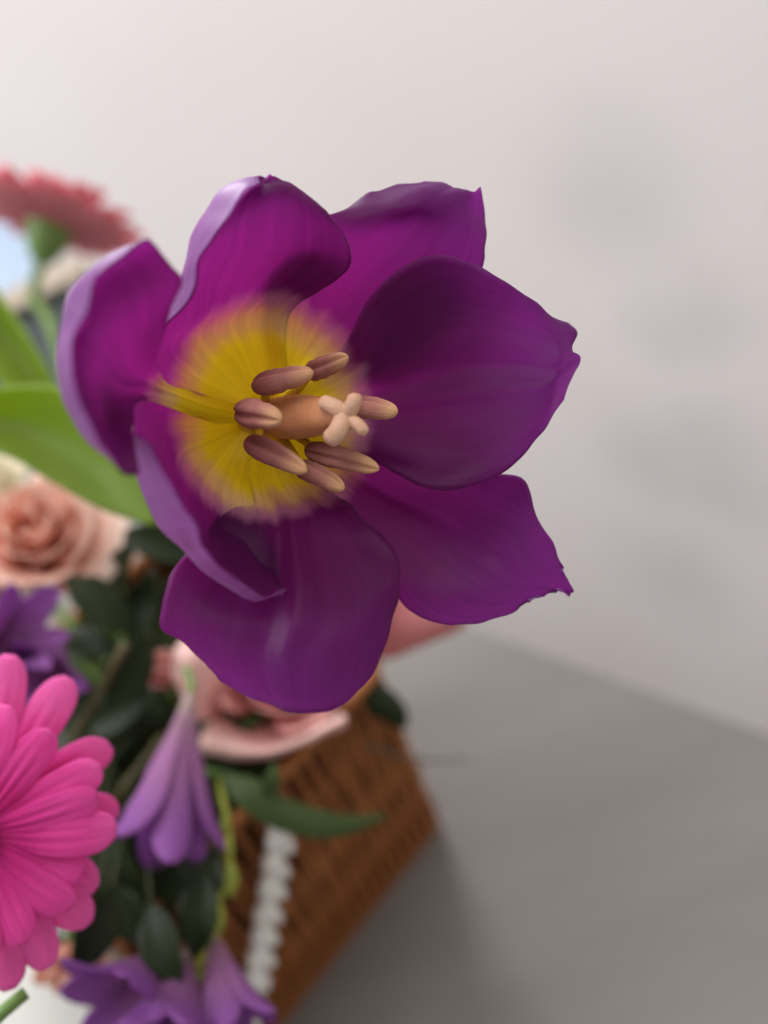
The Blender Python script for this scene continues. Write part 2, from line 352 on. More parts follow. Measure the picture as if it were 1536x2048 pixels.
# ------------------------------------------------------------------ purple tulip
TB = P(520, 834, 199)
tulip = empty('tulip', TB, 'wide open purple tulip with yellow heart facing out of the bouquet', 'tulip')
PET = {
 'G': [[(500,815,196),(495,830,197),(500,845,196)],
       [(425,796,188),(420,820,184),(425,846,187)],
       [(345,774,175),(338,795,171),(345,817,173)],
       [(318,735,164),(295,765,165),(280,788,163),(276,802,160)],
       [(322,690,159),(270,730,161),(240,780,158),(250,830,153),(266,870,149)],
       [(342,615,156),(270,660,157),(205,740,156),(215,850,152),(272,900,147)],
       [(366,562,153),(290,585,153),(190,660,153),(165,780,151),(215,895,147),(277,940,143)],
       [(340,530,151),(255,525,152),(165,590,152),(125,690,152),(140,800,150),(190,885,147),(262,945,143)],
       [(318,503,150),(245,502,150),(150,582,149),(118,690,149),(134,800,147),(180,880,145),(250,940,142)],
       [(301,480,148),(250,508,145),(206,545,143),(178,608,141),(148,690,139),(152,755,138),(195,860,139),(235,915,140)]],
 'A': [[(505,812,197),(518,810,198),(532,812,197)],
       [(362,806,185),(440,750,192),(510,730,195),(572,740,195)],
       [(286,758,171),(325,712,176),(400,675,186),(500,640,190),(572,655,191)],
       [(330,655,170),(332,642,173),(410,630,181),(490,605,187),(590,615,189)],
       [(385,600,166),(348,590,171),(402,575,177),(480,560,183),(560,565,186),(640,582,185)],
       [(399,528,164),(371,545,170),(412,530,175),(480,500,178),(600,510,182),(692,543,180)],
       [(430,482,163),(384,474,170),(430,470,173),(510,440,174),(610,455,177),(698,505,177)],
       [(464,430,164),(424,403,171),(475,405,173),(530,395,172),(600,412,174),(686,462,175)],
       [(488,385,166),(474,363,172),(515,367,174),(562,378,173),(615,402,174),(660,430,175)],
       [(520,374,169),(518,352,173),(545,355,175),(580,370,175),(625,398,175),(655,424,175)]],
 'B': [[(530,812,198),(540,815,199),(550,820,198)],
       [(540,730,198),(600,725,200),(650,760,199)],
       [(510,610,194),(610,640,197),(700,690,199),(760,745,199)],
       [(510,540,189),(620,560,192),(740,600,196),(850,710,197)],
       [(570,480,184),(690,500,188),(800,530,192),(930,640,193)],
       [(660,430,184),(740,450,185),(850,450,188),(960,560,190)],
       [(720,395,188),(800,412,184),(890,425,186),(972,500,189)],
       [(800,369,193),(852,378,187),(915,395,187),(974,440,191)],
       [(850,362,193),(908,370,191),(946,383,189),(963,372,190)]],
 'C': [[(548,822,197),(552,832,198),(548,845,197)],
       [(640,745,196),(650,815,199),(630,900,198)],
       [(690,690,193),(730,740,197),(750,820,198),(740,890,195),(715,900,193)],
       [(745,590,189),(800,670,194),(840,790,195),(840,900,191),(790,945,188)],
       [(850,515,184),(900,620,189),(930,760,190),(930,900,187),(875,978,184)],
       [(945,534,182),(1000,640,186),(1020,750,186),(1010,860,184),(960,966,183)],
       [(1045,586,181),(1080,660,183),(1090,735,182),(1080,800,182),(1030,922,182)],
       [(1095,626,184),(1118,680,182),(1124,720,181),(1114,770,182),(1085,866,183)],
       [(1135,648,188),(1152,668,187),(1144,702,185),(1154,720,187),(1132,798,188)]],
 'D': [[(545,845,199),(540,850,200),(535,855,199)],
       [(705,860,202),(660,920,203),(585,950,201)],
       [(830,930,200),(780,980,202),(720,1020,200),(680,1030,199)],
       [(940,940,197),(880,1010,199),(800,1080,198),(740,1100,196)],
       [(1000,947,194),(950,1040,196),(880,1120,196),(780,1170,194)],
       [(1046,962,191),(1020,1060,192),(950,1160,192),(830,1228,193)],
       [(1075,1035,190),(1060,1100,189),(1010,1180,190),(905,1250,192)],
       [(1106,1090,190),(1093,1135,189),(1060,1178,189),(1000,1232,191)],
       [(1124,1135,190),(1149,1184,191),(1112,1178,190),(1062,1200,190)]],
 'E': [[(505,852,198),(518,855,199),(532,852,198)],
       [(455,930,193),(545,960,195),(620,955,196)],
       [(440,1020,184),(560,1040,186),(700,1010,189)],
       [(400,1080,178),(480,1100,180),(580,1120,179),(680,1090,182),(745,1055,185)],
       [(352,1132,175),(460,1180,175),(590,1190,172),(710,1170,175),(800,1118,180)],
       [(325,1200,174),(450,1240,171),(598,1250,168),(715,1235,170),(799,1172,177)],
       [(323,1255,174),(460,1300,170),(605,1310,166),(705,1290,168),(785,1250,174)],
       [(375,1302,174),(480,1350,170),(610,1370,166),(690,1345,168),(758,1330,172)],
       [(440,1358,174),(530,1408,172),(635,1424,168),(690,1405,170),(730,1372,171)]],
 'F': [[(495,838,197),(495,848,198),(503,856,197)],
       [(425,795,191),(415,850,192),(430,900,193),(500,940,195)],
       [(296,765,176),(330,840,181),(360,900,183),(420,980,185),(505,990,190)],
       [(258,790,168),(305,890,174),(370,990,179),(450,1060,181),(535,1075,184)],
       [(268,850,165),(285,930,168),(335,1030,171),(420,1120,173),(560,1140,179)],
       [(264,868,160),(280,955,162),(320,1047,162),(372,1104,163),(430,1158,164),(500,1189,167),(565,1190,173)],
       [(268,868,154),(288,930,154),(336,1020,154),(386,1080,155),(425,1132,158),(490,1180,163),(568,1187,171)],
       [(276,866,150),(310,905,148),(362,990,148),(402,1050,150),(414,1092,153),(465,1155,159),(525,1184,166),(574,1178,171)]],
}
def midrib(depth, pos=0.5, w=0.05):
    return lambda u, v: depth * math.exp(-((u - pos) / w) ** 2) * min(1, v * 3) * (1 - 0.4 * v)
AX = dcam(0.64, 0.0, -0.77)
for i, (k, rows) in enumerate(PET.items()):
    bmp = {'C': (lambda u, v: (0.0021 * max(0, 1 - abs(u - .46) / .09) - 0.0010 * math.exp(-((u - .56) / .05) ** 2)) * min(1, max(0, v - .2) * 2.5) * (1 - v ** 4) * .8), 'E': (lambda u, v: (0.0016 * max(0, 1 - abs(u - .53) / .10) * (1 if u < .53 else 1.0) - 0.0012 * math.exp(-((u - .44) / .05) ** 2)) * min(1, max(0, v - .15) * 3) * (1 - v ** 5)), 'G': midrib(0.0006, .45, .06), 'D': midrib(0.0005, .45, .05)}.get(k, midrib(0.0003))
    sheet('petal', [[P(*p) for p in r] for r in rows], [m_pet, m_petb], tulip, 64, 44, 0.0005, toward=TB + AX * 0.06, ruffle=0.0011, seed=i * 11.3, origin={'G': P(450, 828, 190), 'F': P(560, 860, 199), 'A': P(545, 830, 199), 'C': P(505, 834, 199)}.get(k, TB), scale=0.07, bumps=bmp)
# pistil: three sided ovary, stigma lobes
pis = empty('pistil', P(545, 836, 195) - TB); pis.parent = tulip
axis = spline([P(530, 836, 197), P(575, 838, 191), P(630, 836, 184), P(672, 833, 179), P(690, 832, 177)], 24)
fr = frames(axis); vs = []; N = 24
for i, (p, x, y, t) in enumerate(fr):
    f = i / 23; rr = 0.0034 + 0.0013 * math.sin(min(1, f * 1.25) * math.pi) ** 0.8 - 0.0012 * max(0, f - .8) * 5
    for k in range(N):
        a = 2 * math.pi * k / N; r = rr * (1 + 0.09 * math.cos(3 * a + .4)); vs.append(p + x * math.cos(a) * r + y * math.sin(a) * r)
fs = grid_faces(24, N, True); fs.append(tuple(23 * N + k for k in range(N))); fs.append(tuple(range(N))[::-1])
mesh('ovary', vs, fs, m_ovary, pis)
for (x, y, d, wd) in ((640, 802, 177, .0020), (708, 786, 174, .0019), (652, 886, 175, .0023), (730, 871, 174, .0016)):
    a = P(690, 833, 176); b = P(x, y, d); mid = a.lerp(b, .55) + AX * 0.0012
    def rad(f, wd=wd): return wd * (0.95 - 0.15 * f) * (1 if f < .8 else math.sqrt(max(0.02, 1 - ((f - .8) / .2) ** 2)))
    tube('stigma_lobe', [a, mid, b], rad, m_stigma, pis, 12, 16)
# stamens
def anther_mesh(a, b, w, seed, parent):
    n = 22; fr = frames(spline([a, a.lerp(b, .5) + AX * 0.0008, b], n)); vs = []; uv = []; N = 36
    v = (CAM - a).normalized()
    for i, (p, x, y, t) in enumerate(fr):
        f = i / (n - 1); r = w * (1 - 0.30 * f) * math.sqrt(max(0.03, 1 - abs(2 * f - 1) ** 3.4)) * (1 + .10 * noise.noise(p * 700))
        zz = (v - t * v.dot(t)).normalized(); xx = t.cross(zz)
        for k in range(N):
            an = 2 * math.pi * k / N; q = r * (1 - 0.52 * math.exp(-((math.cos(an - math.pi / 2 - .35 + .7 * (seed % 3 - 1)) - 1) / .05) ** 2) - 0.30 * math.exp(-((math.cos(an + math.pi / 2) - 1) / .10) ** 2))
            q *= 1 + .05 * noise.noise((p + xx * math.cos(an) * q) * 2600); vs.append(p + xx * math.cos(an) * q * 1.1 + zz * math.sin(an) * q * .85); uv.append((k / N, f))
    fs = grid_faces(n, N, True); fs.append(tuple(range(N))[::-1]); fs.append(tuple((n - 1) * N + k for k in range(N)))
    return mesh('anther', vs, fs, m_anther, parent, uv)
for i, (a, b, w, fb) in enumerate((
    ((505, 774, 187), (626, 744, 178), .0026, (528, 815, 196)), ((612, 748, 190), (696, 713, 183), .0024, (560, 812, 197)),
    ((473, 822, 183), (562, 840, 171), .0030, (505, 840, 196)), ((700, 812, 187), (795, 824, 180), .0025, (570, 832, 197)),
    ((490, 882, 186), (613, 943, 177), .0026, (520, 850, 196)), ((610, 898, 188), (758, 938, 180), .0025, (560, 850, 197)),
    ((590, 930, 188), (688, 978, 181), .0023, (540, 852, 197)))):
    st = empty('stamen', P(*fb) - TB); st.parent = tulip
    A, B_, F_ = P(*a), P(*b), P(*fb)
    anther_mesh(A, B_, w, i, st)
    j = A.lerp(B_, .16)
    tube('filament', [F_, F_.lerp(j, .55) + AX * .001, j], lambda f: 0.0013 - 0.0006 * f, m_fil, st, 8, 10)
# receptacle and stem bending down into the planter
down = pc + Vector((0, 0, PH - 0.01)) + pe * -0.035 + pn * 0.015
tube('receptacle', [TB + AX * 0.0005, TB - AX * 0.004, TB - AX * 0.010], [0.0050, 0.0062, 0.0034], m_fil, tulip, 14)
tube('stem', [TB - AX * 0.009, TB - AX * 0.028, (TB - AX * 0.05).lerp(down, .4), down], 0.0033, m_stem, tulip, 12, 30)

# ------------------------------------------------------------------ leaves
def leaf_rows(cl, widths, nrm, fold=0.25, n=9):
    """centre line points, half widths (m) at those points, rough face direction"""
    c = spline(cl, n); ws = [widths[min(int(i * (len(widths) - 1) / (n - 1)), len(widths) - 2)] * (1 - (i * (len(widths) - 1) / (n - 1)) % 1) + widths[min(int(i * (len(widths) - 1) / (n - 1)) + 1, len(widths) - 1)] * ((i * (len(widths) - 1) / (n - 1)) % 1) for i in range(n)]
    ws[-1] = widths[-1]; rows = []
    for i, p in enumerate(c):
        t = (c[min(i + 1, n - 1)] - c[max(i - 1, 0)]).normalized(); nn = (nrm - t * nrm.dot(t)).normalized(); s = t.cross(nn)
        rows.append([p + s * ws[i] * k + nn * abs(k) ** 1.5 * ws[i] * fold for k in (-1, -.5, 0, .5, 1)])
    return rows
VW = -FW
lf = empty('tulip_leaf', P(-120, 830, 255), 'broad bright green tulip leaf lying above the peach rose', 'leaf')
lr = [[P(-260, 790, 250), P(-260, 850, 262), P(-260, 880, 258)], [P(-100, 780, 246), P(-100, 850, 258), P(-100, 890, 252)], [P(0, 777, 243), P(0, 840, 254), P(0, 905, 247)],
      [P(110, 776, 240), P(110, 870, 250), P(100, 962, 243)], [P(210, 830, 237), P(200, 930, 245), P(190, 1012, 239)], [P(275, 930, 235), P(265, 985, 238), P(250, 1036, 237)], [P(318, 1030, 234), P(316, 1042, 234), P(310, 1052, 234)]]
sheet('blade', lr, m_leaf, lf, 40, 20, 0.0007, ruffle=0.0006, scale=0.1)
stb = spline([P(-260, 840, 256), P(-290, 1000, 262), pc + Vector((-.04, .02, PH))], 14); tube('stalk', stb, 0.003, m_stem, lf, 8)
lf2 = empty('tulip_leaf', P(30, 700, 275), 'narrow folded green leaf rising beside the coral gerbera stem', 'leaf')
lr = [[P(150, 860, 268), P(130, 880, 272), P(90, 880, 268)], [P(118, 790, 270), P(90, 800, 276), P(30, 800, 268)], [P(75, 705, 274), P(40, 720, 281), P(-20, 740, 270)], [P(20, 622, 279), P(-20, 640, 286), P(-90, 660, 274)], [P(-70, 500, 284), P(-90, 520, 288), P(-130, 540, 280)]]
sheet('blade', lr, m_leaf, lf2, 30, 16, 0.0007, ruffle=0.0006, scale=0.1)
tube('stalk', [P(120, 865, 271), P(150, 1000, 290), pc + Vector((.0, .02, PH))], 0.0026, m_stem, lf2, 8, 14)
lf3 = empty('curved_leaf', P(480, 1570, 262), 'curved mid green leaf arching across the planter face above the white cord', 'leaf')
lr = [[P(440, 1540, 260), P(440, 1550, 259), P(445, 1562, 259)], [P(520, 1560, 255), P(500, 1590, 253), P(480, 1615, 253)], [P(575, 1598, 254), P(560, 1628, 252), P(545, 1656, 252)], [P(655, 1622, 256), P(645, 1652, 254), P(635, 1678, 254)], [P(715, 1630, 262), P(714, 1650, 260), P(710, 1666, 260)], [P(770, 1626, 270), P(772, 1630, 270), P(774, 1634, 270)]]
sheet('blade', lr, m_mid, lf3, 30, 14, 0.0006, ruffle=0.0005, scale=0.1)
sheet('leaflet', [[P(522, 1590, 251), P(535, 1590, 250), P(548, 1590, 251)], [P(526, 1560, 249), P(542, 1560, 248), P(562, 1562, 249)], [P(546, 1525, 249), P(549, 1524, 249), P(553, 1525, 249)]], m_mid, lf3, 14, 8, 0.0006, scale=0.1)
tube('stalk', [P(440, 1550, 259), P(400, 1500, 268), pc + Vector((.02, 0, PH)) - pe * .04], 0.0012, m_stem, lf3, 6, 10)
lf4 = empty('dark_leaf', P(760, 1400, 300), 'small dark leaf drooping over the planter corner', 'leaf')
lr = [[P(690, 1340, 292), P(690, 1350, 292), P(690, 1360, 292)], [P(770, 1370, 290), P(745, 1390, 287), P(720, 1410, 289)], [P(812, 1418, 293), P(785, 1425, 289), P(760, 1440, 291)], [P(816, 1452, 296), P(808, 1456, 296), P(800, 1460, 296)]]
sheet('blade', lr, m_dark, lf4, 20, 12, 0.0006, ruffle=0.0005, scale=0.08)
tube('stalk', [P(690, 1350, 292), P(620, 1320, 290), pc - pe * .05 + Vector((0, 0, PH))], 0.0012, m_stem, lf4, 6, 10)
m_twig = plain('twig', (0.07, 0.065, 0.045), (0.10, 0.09, 0.06), 80)
tw = tag(tube('dry_twig', [P(700, 1480, 295), P(800, 1512, 300), P(870, 1522, 304), P(935, 1518, 308)], lambda f: 0.0009 - 0.0005 * f, m_twig, None, 6, 14), 'thin stray twig poking out past the planter side', 'twig')

# dark foliage filling the bouquet between the flowers
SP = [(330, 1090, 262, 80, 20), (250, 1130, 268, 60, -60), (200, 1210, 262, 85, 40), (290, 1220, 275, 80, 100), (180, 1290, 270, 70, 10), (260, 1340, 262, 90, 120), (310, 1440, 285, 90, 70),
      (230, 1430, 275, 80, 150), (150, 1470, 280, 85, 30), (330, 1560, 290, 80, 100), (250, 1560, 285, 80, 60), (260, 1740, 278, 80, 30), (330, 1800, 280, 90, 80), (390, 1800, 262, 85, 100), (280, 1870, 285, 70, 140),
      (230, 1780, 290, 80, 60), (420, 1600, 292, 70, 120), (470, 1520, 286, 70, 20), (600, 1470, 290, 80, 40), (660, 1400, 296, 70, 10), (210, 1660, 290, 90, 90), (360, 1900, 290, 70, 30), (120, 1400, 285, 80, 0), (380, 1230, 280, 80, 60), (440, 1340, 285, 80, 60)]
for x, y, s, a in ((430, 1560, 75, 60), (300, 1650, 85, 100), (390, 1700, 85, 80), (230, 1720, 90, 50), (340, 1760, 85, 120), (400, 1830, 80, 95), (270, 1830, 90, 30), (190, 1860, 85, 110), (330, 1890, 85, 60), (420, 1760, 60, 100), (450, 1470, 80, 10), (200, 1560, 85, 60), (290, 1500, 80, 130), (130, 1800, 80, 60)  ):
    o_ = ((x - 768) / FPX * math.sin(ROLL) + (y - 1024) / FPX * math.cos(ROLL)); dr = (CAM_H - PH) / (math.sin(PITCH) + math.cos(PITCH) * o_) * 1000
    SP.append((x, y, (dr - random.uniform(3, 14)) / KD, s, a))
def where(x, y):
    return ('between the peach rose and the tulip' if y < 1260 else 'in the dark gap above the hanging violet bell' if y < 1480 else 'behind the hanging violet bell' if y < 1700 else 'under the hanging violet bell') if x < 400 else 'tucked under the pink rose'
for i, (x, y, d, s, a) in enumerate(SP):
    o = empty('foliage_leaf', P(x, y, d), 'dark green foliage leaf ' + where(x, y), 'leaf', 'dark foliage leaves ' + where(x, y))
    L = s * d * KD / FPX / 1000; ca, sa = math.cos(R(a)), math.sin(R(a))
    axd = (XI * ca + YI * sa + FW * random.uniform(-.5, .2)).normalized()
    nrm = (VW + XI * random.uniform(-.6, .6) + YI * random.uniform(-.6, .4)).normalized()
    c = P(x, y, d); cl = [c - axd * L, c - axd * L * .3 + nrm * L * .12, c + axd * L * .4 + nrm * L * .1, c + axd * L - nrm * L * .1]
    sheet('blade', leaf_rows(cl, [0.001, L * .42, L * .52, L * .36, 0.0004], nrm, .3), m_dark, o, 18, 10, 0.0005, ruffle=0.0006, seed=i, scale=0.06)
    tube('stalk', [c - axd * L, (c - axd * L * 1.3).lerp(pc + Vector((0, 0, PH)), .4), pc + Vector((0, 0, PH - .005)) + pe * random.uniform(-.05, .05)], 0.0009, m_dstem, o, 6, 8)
for i, (pts, lab) in enumerate((([(250, 1290, 250), (190, 1400, 255), (120, 1520, 262), (60, 1600, 270)], 'thin brownish stem crossing the dark gap between purple tulip and magenta daisy'), ([(330, 1470, 268), (260, 1560, 268), (190, 1640, 272)], 'thin stem passing behind the hanging violet bell'))):
    tag(tube('bare_stem', [P(*p) for p in pts] + [pc + Vector((0, 0, PH - .004))], 0.0016, plain('brown_stem', (0.07, 0.06, 0.025), (0.10, 0.085, 0.035), 80), None, 8, 20), lab, 'stem')

# ------------------------------------------------------------------ magenta chrysanthemum
mc = P(-54, 1668, 204)
chry = empty('chrysanthemum', mc, 'bright magenta daisy-like chrysanthemum with long rounded petals', 'flower')
CA = (VW + XI * 0.25 - YI * 0.1).normalized()
def cpetal(ang, lpx, wpx, back, lift):
    d = 204 + back
    ux = XI * math.cos(R(ang)) + YI * math.sin(R(ang)); ux = (ux - CA * ux.dot(CA)).normalized(); sx = CA.cross(ux)
    L = lpx * 0.93 * .204 / FPX; W = wpx * 0.98 * .204 / FPX / 2
    base = mc - CA * back / 1000 + ux * 0.003
    rows = []; bend = random.uniform(-.10, .10); tw = random.uniform(-.32, .32); tip = random.uniform(-.05, .16)
    for f, wf in ((0, .34), (.2, .55), (.45, .85), (.7, 1.0), (.86, .92), (.95, .66), (1.0, .26)):
        c = base + ux * L * f + CA * (lift * L * math.sin(f * 2.3) * .8 - L * .10 * f * f + L * tip * max(0, f - .6) ** 1.5) + sx * L * bend * f * f
        rows.append([c + sx * W * wf * k + CA * W * (0.06 - 0.26 * k * k + tw * k * f) * wf * (1 - .2 * f) for k in (-1, -.6, -.2, .2, .6, 1)])
    groove = lambda u, v: -0.0006 * (math.exp(-((u - .36) / .06) ** 2) + math.exp(-((u - .64) / .06) ** 2)) * math.sin(min(1, v * 1.2) * math.pi)
    sheet('petal', rows, m_mag, chry, 26, 18, 0.0006, toward=mc + CA * .1, ruffle=0.0004, seed=ang, origin=mc, scale=0.034, bumps=groove)
for ang, l, wd in ((-76, 250, 82), (-52, 235, 80), (-25, 262, 84), (-11, 238, 78), (4, 268, 90), (21, 222, 84), (41, 240, 82), (60, 232, 84), (84, 240, 82), (112, 245, 82), (140, 245, 82), (170, 250, 82), (200, 245, 82), (230, 245, 82), (258, 250, 82)):
    cpetal(ang, l, wd, 0, random.uniform(.12, .22))
for ang, l, wd in ((-80, 350, 92), (-60, 335, 92), (-33, 290, 90), (-3, 270, 84), (30, 270, 84), (47, 312, 92), (62, 335, 92), (82, 345, 92), (110, 300, 92), (150, 300, 92), (190, 300, 92), (220, 300, 92), (250, 310, 92)):
    cpetal(ang, l, wd, 9, random.uniform(.0, .06))
x, y, z = basis(CA); vs = []
for i in range(7):
    f = i / 6
    for k in range(20):
        a = 2 * math.pi * k / 20; vs.append(mc + (x * math.cos(a) + y * math.sin(a)) * 0.0042 * math.cos(f * math.pi / 2 * .97) + z * (.0005 + 0.003 * math.sin(f * math.pi / 2)))
fs = grid_faces(7, 20, True); fs.append(tuple(120 + k for k in range(20))); mesh('disc', vs, fs, m_disc, chry)
for k in range(34):
    a = k * 2.39996; r = 0.0046 * math.sqrt((k + 6) / 40); b = mc + (x * math.cos(a) + y * math.sin(a)) * r
    tube('floret', [b, b + z * 0.0045, b + z * 0.006 + (x * math.cos(a) + y * math.sin(a)) * 0.001], [0.0006, 0.0008, 0.0004], m_disc, chry, 6)
tube('stem', [mc - CA * .006, mc - CA * .03 - Vector((0, 0, .03)), pc + pe * .03 + Vector((0, 0, PH - .01))], 0.0024, m_stem, chry, 10, 18)
tag(tube('side_stem', [P(52, 1985, 215), P(20, 2010, 214), P(-30, 2060, 214), P(-90, 2120, 225)], 0.0016, m_stem, None, 8, 12), 'short thin green stem poking out below the magenta flower', 'stem')

# ------------------------------------------------------------------ roses
def rose(name, label, c, axis, rad, mat, seed, layers=5, open_=0.5, height=1.15, stem_to=None, group=None, up=None):
    rad *= KD; rnd = random.Random(seed); x, y, z = basis(axis, up)
    o = empty(name, c, label, 'rose', group)
    N = layers * 3 + 2
    for k in range(N):
        f = ((k + 1) / N) ** 0.8; a0 = k * 2.39996 + seed + rnd.uniform(-.15, .15); span = (1.25 - 0.45 * f) * rnd.uniform(.92, 1.1)
        rr = rad * (0.10 + 0.72 * f); h = rad * height * (1.08 - 0.42 * f * f) * rnd.uniform(.92, 1.06); op = open_ * f * f * rnd.uniform(.6, 1.5); sk = rnd.uniform(-.08, .08)
        rows = []
        for t in (0, .25, .5, .72, .88, 1.0):
            row = []
            for u in (-1, -.5, 0, .5, 1):
                a = a0 + span * u * (0.5 + 0.5 * math.sin(min(1, t * 1.25) * math.pi / 2)) * (1 - .25 * max(0, t - .7) / .3)
                q = rr * (0.30 + 0.68 * math.sin(min(1, t * 1.15) * math.pi / 2)) * (1 + (.10 + sk) * u) * (1 - .07 * abs(u) ** 3)
                q += rad * op * max(0, t - .45) ** 1.5 * 2.0
                hh = h * (t - max(0, t - .75) ** 1.5 * 2.6 * op) * (1 - (.10 + .12 * f) * u * u * t)
                row.append(c + (x * math.cos(a) + y * math.sin(a)) * q + z * (hh - rad * .5))
            rows.append(row)
        sheet('petal', rows, mat, o, 20, 16, 0.0006, toward=c + z * rad * 2, ruffle=0.0012, seed=seed + k, origin=c - z * rad * .5, scale=rad * 1.55)
    b = c - z * rad * .5
    vs = []; prof = [(.05, -.28), (.18, -.24), (.24, -.12), (.34, 0.0), (.38, .08)]
    for pr_, pz in prof:
        for k in range(14):
            a = 2 * math.pi * k / 14; vs.append(b + (x * math.cos(a) + y * math.sin(a)) * rad * pr_ + z * rad * pz)
    mesh('calyx', vs, grid_faces(5, 14, True), m_stem, o)
    for k in range(5):
        a = 2 * math.pi * k / 5; d = x * math.cos(a) + y * math.sin(a)
        sheet('sepal', leaf_rows([b + d * rad * .3, b + d * rad * .62 + z * rad * .1, b + d * rad * .85 - z * rad * .08], [rad * .14, rad * .13, .0003], z, .2, 6), m_mid, o, 10, 6, 0.0005, scale=.05)
    e = stem_to if stem_to is not None else pc + Vector((0, 0, PH - .008))
    tube('stem', [b - z * rad * .25, (b - z * rad * 1.3).lerp(e, .25), e], 0.0024, m_stem, o, 8, 16)
    return o
rose('rose', 'peach pink rose with pale rims below the green tulip leaf', P(72, 1080, 272), (VW * .85 - YI * .42 + XI * .05), 0.0190, m_peach, 3, 5, .55)
pr2 = rose('rose', 'soft pink cupped rose hanging underneath the tulip', P(555, 1370, 275), (VW * .6 - YI * .75 + XI * .1), 0.0185, m_pink, 8, 4, .5, 1.0)
for rows in ([[(470,1400,282),(555,1420,284),(630,1400,282)], [(425,1440,272),(545,1470,272),(660,1440,272)], [(405,1470,264),(540,1492,262),(686,1430,264)], [(402,1490,262),(540,1506,259),(694,1438,262)], [(410,1508,265),(540,1516,263),(690,1452,265)]],
             [[(470,1420,284),(520,1400,284),(560,1370,284)], [(420,1440,272),(450,1390,274),(520,1340,274)], [(395,1440,264),(420,1360,262),(470,1310,262)], [(365,1400,262),(372,1330,258),(410,1285,258)], [(345,1360,266),(345,1310,263),(375,1275,262)]]):
    sheet('outer_petal', [[P(*p) for p in r] for r in rows], m_pink, pr2, 26, 20, 0.0007, toward=P(560, 1380, 220), ruffle=0.0012, seed=5, origin=P(540, 1420, 284), scale=.03)
dr3 = rose('rose', 'dusky pink rose hidden behind the tulip above the planter corner', P(735, 1175, 290), (VW * .5 - YI * .5 + XI * .6), 0.0125, m_pink, 15, 3, .4)
sheet('outer_petal', [[P(*p) for p in r] for r in ([(720,1160,298),(720,1230,296),(735,1300,298)], [(780,1165,288),(775,1250,284),(775,1318,288)], [(850,1190,282),(850,1250,279),(850,1290,281)], [(905,1215,281),(912,1242,280),(900,1268,281)], [(925,1232,284),(934,1246,284),(925,1256,284)])], m_rosy, dr3, 26, 18, 0.0007, ruffle=0.0012, seed=9, scale=.04)
rose('rose', 'creamy white rose showing at the far side of the peach rose', P(-25, 985, 312), (VW * .6 - YI * .7), 0.0185, m_cream, 21, 4, .5)
rose('rosebud', 'small cream rosebud under the peach rose', P(0, 1200, 285), (VW * .7 - YI * .3 + XI * .1), 0.0125, m_cream, 27, 4, .35)
rose('rosebud', 'small dull pink rosebud in the shade beside the violet bell', P(330, 1345, 275), (VW * .5 - YI * .7 - XI * .2), 0.0085, m_pink, 29, 3, .2)
rose('rose', 'pale pink rose low behind the magenta flower', P(135, 1925, 262), (VW * .6 + YI * .5 + XI * .1), 0.0105, m_peach, 31, 3, .5)

# ------------------------------------------------------------------ coral gerbera seen from below
gc = P(98, 460, 365); GA = dcam(.17, -.97, .12).normalized(); x, y, z = basis(GA)
ger = empty('gerbera', gc, 'coral pink gerbera seen from underneath behind the tulip', 'flower')
for lay, n, L, hz in ((0, 30, .045, 0), (1, 26, .036, .002), (2, 24, .030, .004)):
    for k in range(n):
        a = 2 * math.pi * (k + .5 * lay) / n + random.uniform(-.05, .05); d = x * math.cos(a) + y * math.sin(a); s = z.cross(d); Lk = L * random.uniform(.93, 1.05); dr = random.uniform(-.002, .003)
        rows = []
        for f, wf in ((0, .4), (.35, .8), (.7, 1), (.92, .8), (1, .35)):
            cpt = gc + d * (.006 + (Lk - .006) * f) + z * (hz + .007 * f + dr * f * f)
            rows.append([cpt + s * .0042 * wf * q + z * .0012 * q * q for q in (-1, 0, 1)])
        sheet('petal', rows, m_red, ger, 12, 7, 0.0006, toward=gc + z * .1, origin=gc, scale=.04)
vs = []
for r_, h in ((.002, -.017), (.0055, -.015), (.0085, -.009), (.0105, -.002), (.0115, .003)):
    for k in range(18):
        a = 2 * math.pi * k / 18; q = r_ * (1 + .05 * (k % 2)); vs.append(gc + (x * math.cos(a) + y * math.sin(a)) * q + z * h)
fs = grid_faces(5, 18, True); mesh('calyx', vs, fs, m_stem, ger)
vs = [gc + (x * math.cos(2 * math.pi * k / 18) + y * math.sin(2 * math.pi * k / 18)) * .010 + z * .004 for k in range(18)]; mesh('disc', vs + [gc + z * .008], [(k, (k + 1) % 18, 18) for k in range(18)], m_disc, ger)
tube('stem', [gc - z * .015, gc - z * .035, P(118, 700, 330), pc + Vector((-.01, .03, PH - .01))], 0.0026, m_leaf if False else m_stem, ger, 10, 24)

